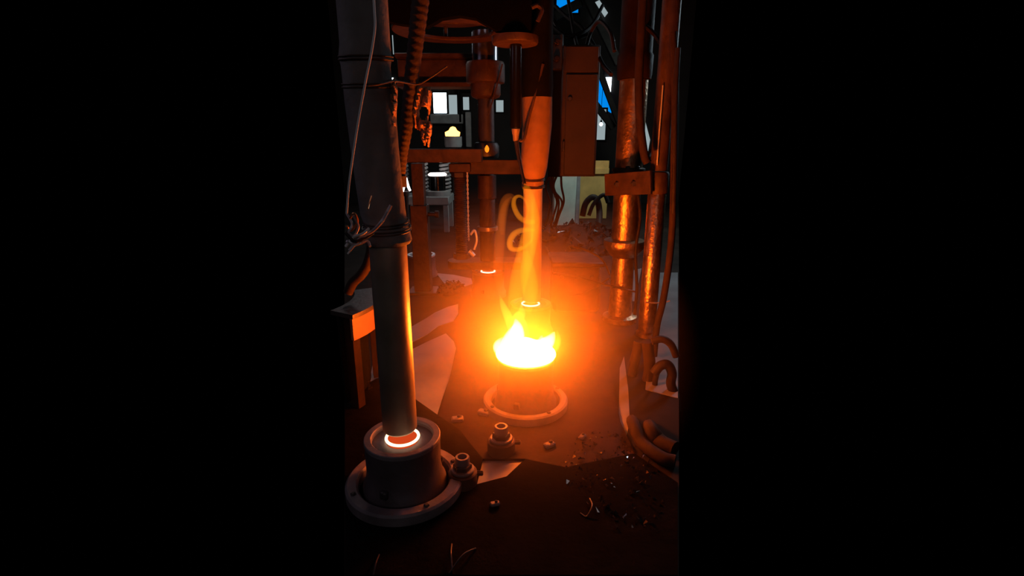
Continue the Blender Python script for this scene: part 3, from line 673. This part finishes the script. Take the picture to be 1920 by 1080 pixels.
# dark roof struts in front of the gaps
for k,(x0,y0,x1,y1,ww) in enumerate(((1098,-10,1160,120,0.10),(1040,30,1090,4,0.10),(1118,118,1160,230,0.07),(1112,190,1150,240,0.09))):
    tag(obj('roof_strut', bar(P(x0,y0,7.0+.2*k), P(x1,y1,7.0+.2*k), ww, ww), 'soot'),
        ['black roof strut crossing the row of daylight gaps','black roof strut across the blue opening above the cabinet','black strut edging the blue opening beside the thick column','black strut below the blue opening beside the cabinet'][k], 'strut')
# lamp point
p = P(1127, 233, 9.1)
t = thing('work_lamp', 'small bright white lamp seen beside the thick column', 'lamp', p)
obj('bulb', lathe([(0.0005,-0.03),(0.02,-0.024),(0.03,0),(0.02,0.024),(0.0005,0.03)],16), 'lampwhite', t)
obj('socket', lathe([(0.014,0.031),(0.014,0.07),(0.0005,0.071)],12), 'soot', t)
obj('flex', tube([(0,0,0.07),(0.0,0.02,0.4),(0.02,0.02,0.9)], 0.004), 'soot', t)

# far press: mould with glowing disc, coil springs, bench, fire
BYk = 6.2
q = P(818, 352, BYk); bz = P(818, 372, BYk).z
a, b = P(748, 366, BYk), P(846, 402, BYk)
t = thing('far_bench', 'grey steel bench carrying the far black mould and coil springs', 'bench', ((a.x+b.x)/2, BYk, 0)); o0 = t.location.copy()
obj('bench_top', shift(box(a.x,b.x,BYk-0.2,BYk+0.35,a.z-0.10,a.z,0.01), -o0), 'grey', t)
for xx in (a.x+0.04, b.x-0.04):
    for yy in (BYk-0.16, BYk+0.3): obj('leg', shift(box(xx-0.03,xx+0.03,yy-0.03,yy+0.03,0.001,a.z-0.101,0.004), -o0), 'grey', t)
top = a.z
t = thing('far_mould', 'black mould with a white-hot disc on top, on the far bench', 'mould', (q.x+0.02, BYk, top+0.001))
hm = P(818,330,BYk).z-top
obj('step', lathe([(0.15,0),(0.15,0.05),(0.125,0.055),(0.0005,0.055)],28), 'grey', t)
obj('body', lathe([(0.092,0.056),(0.092,hm),(0.0005,hm)],28), 'black', t)
obj('hot_disc', lathe([(0.0005,hm+.001),(0.105,hm+.003),(0.112,hm+0.02),(0.09,hm+0.036),(0.0005,hm+0.04)],24), 'whiteflame', t)
def cs(px, py0, py1, Y, r, label, turns=9):
    a, b = P(px, py0, Y), P(px, py1, Y)
    t = thing('coil_spring', label, 'spring', (b.x, Y, b.z)); obj('coil', spring(r, 0.016, 0.018, a.z-b.z, turns), 'grey', t)
    obj('spindle', lathe([(r*0.5,0.002),(r*0.5,a.z-b.z+0.01)], 12), 'steel', t)
cs(794, 300, 366, BYk+0.25, 0.06, 'grey coil spring behind the far mould, next to the square post')
cs(836, 300, 366, BYk+0.22, 0.06, 'grey coil spring behind the far mould, next to the threaded rod')
cs(758, 296, 366, BYk+0.3, 0.06, 'grey coil spring behind the white forked flame')
fl2 = thing('forked_flame', 'white forked gas flame beside the square post', 'flame', P(760,360,5.6))
o0 = fl2.location.copy()
obj('flame_prong', shift(tube([P(760,334,5.6),P(758,345,5.6),P(755,360,5.6)], lambda u: 0.02*(1-.4*u)), -o0), 'whiteflame', fl2)
obj('flame_prong', shift(tube([P(760,334,5.6),P(764,346,5.6),P(769,358,5.6)], lambda u: 0.02*(1-.4*u)), -o0), 'whiteflame', fl2)
obj('burner_head', shift(turn(lathe([(0.02,-P(762,368,5.6).z+0.001),(0.02,0),(0.03,0),(0.03,0.05),(0.0005,0.052)],14), Matrix.Translation(P(762,368,5.6))), -o0), 'steel', fl2)
# second far mould with orange fire
p = P(850, 276, 6.6)
t = thing('far_fire_pot', 'small grey pot with orange fire, above the far bench', 'fire pot', p)
hh = P(850,256,6.6).z-p.z
obj('pot', lathe([(0.10,0),(0.11,hh*.2),(0.11,hh),(0.0005,hh)],24), 'grey', t)
obj('fire', lathe([(0.0005,hh+.001),(0.085,hh+.004),(0.095,hh+0.05),(0.05,hh+0.075),(0.03,hh+0.11),(0.0005,hh+0.12)],20,wob=.08), 'farfire', t)
obj('stem', lathe([(0.05,-p.z+0.001),(0.05,-0.001)],16), 'steel', t)
p = P(913, 280, DY-0.11)
tag(obj('hot_glass_bead', shift(lathe([(0.0005,-0.02),(0.011,-0.012),(0.014,0.004),(0.008,0.018),(0.0005,0.026)],16), p), glow('bead_glow', (1.0,0.22,0.01), 1.6)), 'tiny orange glowing bead at the clamp of the stepped shaft', 'hot glass')
# grey machinery silhouettes around the far window
for k,(x0,y0,x1,y1,Y,mm,lb) in enumerate(((806,214,868,232,9.08,'grey','grey machine shelf below the bright window'),(858,150,866,230,9.08,'soot','black upright bar beside the bright window'),(862,160,892,172,9.08,'soot','short black arm near the upper collar'),(800,232,806,276,9.08,'grey','thin grey upright bar left of the small fire'),(872,210,884,276,9.08,'grey','grey upright bar right of the small fire'))):
    a, b = P(x0,y0,Y), P(x1,y1,Y)
    tag(obj('machine_bar', box(a.x,b.x,Y,Y+0.08,b.z,a.z,0.01), mm), lb, 'bar')

# drooping leads under the roof above the cabinet
random.seed(21)
leads = [
 ([(1030,22,3.6),(1050,58,3.5),(1078,72,3.45),(1104,60,3.5),(1122,30,3.6)], 'black lead sagging in a deep loop above the brown cabinet'),
 ([(1034,48,3.5),(1060,66,3.42),(1090,62,3.42),(1112,44,3.5),(1130,10,3.6)], 'black lead sagging in a shallow loop above the brown cabinet'),
 ([(1040,10,3.7),(1066,34,3.6),(1090,50,3.5),(1116,88,3.4),(1130,120,3.1),(1146,140,2.95)], 'black lead running from the roof down to the thick column'),
 ([(1064,-10,3.6),(1072,40,3.5),(1078,70,3.4),(1082,86,3.3)], 'black lead dropping straight onto the brown cabinet'),
 ([(1100,84,3.3),(1108,60,3.3),(1124,40,3.2),(1144,60,3.0),(1152,96,2.93)], 'black lead arching from the cabinet to the thick column'),
 ([(1170,96,2.93),(1184,60,2.9),(1206,48,2.8),(1232,70,2.7),(1246,96,2.64)], 'black lead arching from thick column to guide pipe')]
for pp, lb in leads:
    tag(obj('roof_lead', tube([P(*p) for p in pp], 0.011, seg=8, k=8), 'rubber'), lb, 'cable', 'leads under the roof')
# valve block on the press column top and small fittings on the cabinet side
p = P(1044, 96, 3.3)
t = thing('valve_block', 'small black valve block with two fittings beside the brown cabinet', 'valve', p)
vb = obj('block', box(-0.045,0.035,-0.04,0.05,-0.11,0.09,0.008), 'steel', t)
for zz_ in (-0.05, 0.04):
    obj('fitting', turn(lathe([(0.018,0),(0.018,0.03),(0.012,0.034),(0.012,0.05),(0.0005,0.051)],12), Matrix.Translation((-0.005,-0.041,zz_)) @ Matrix.Rotation(PI/2,4,'X')), 'rust', vb)
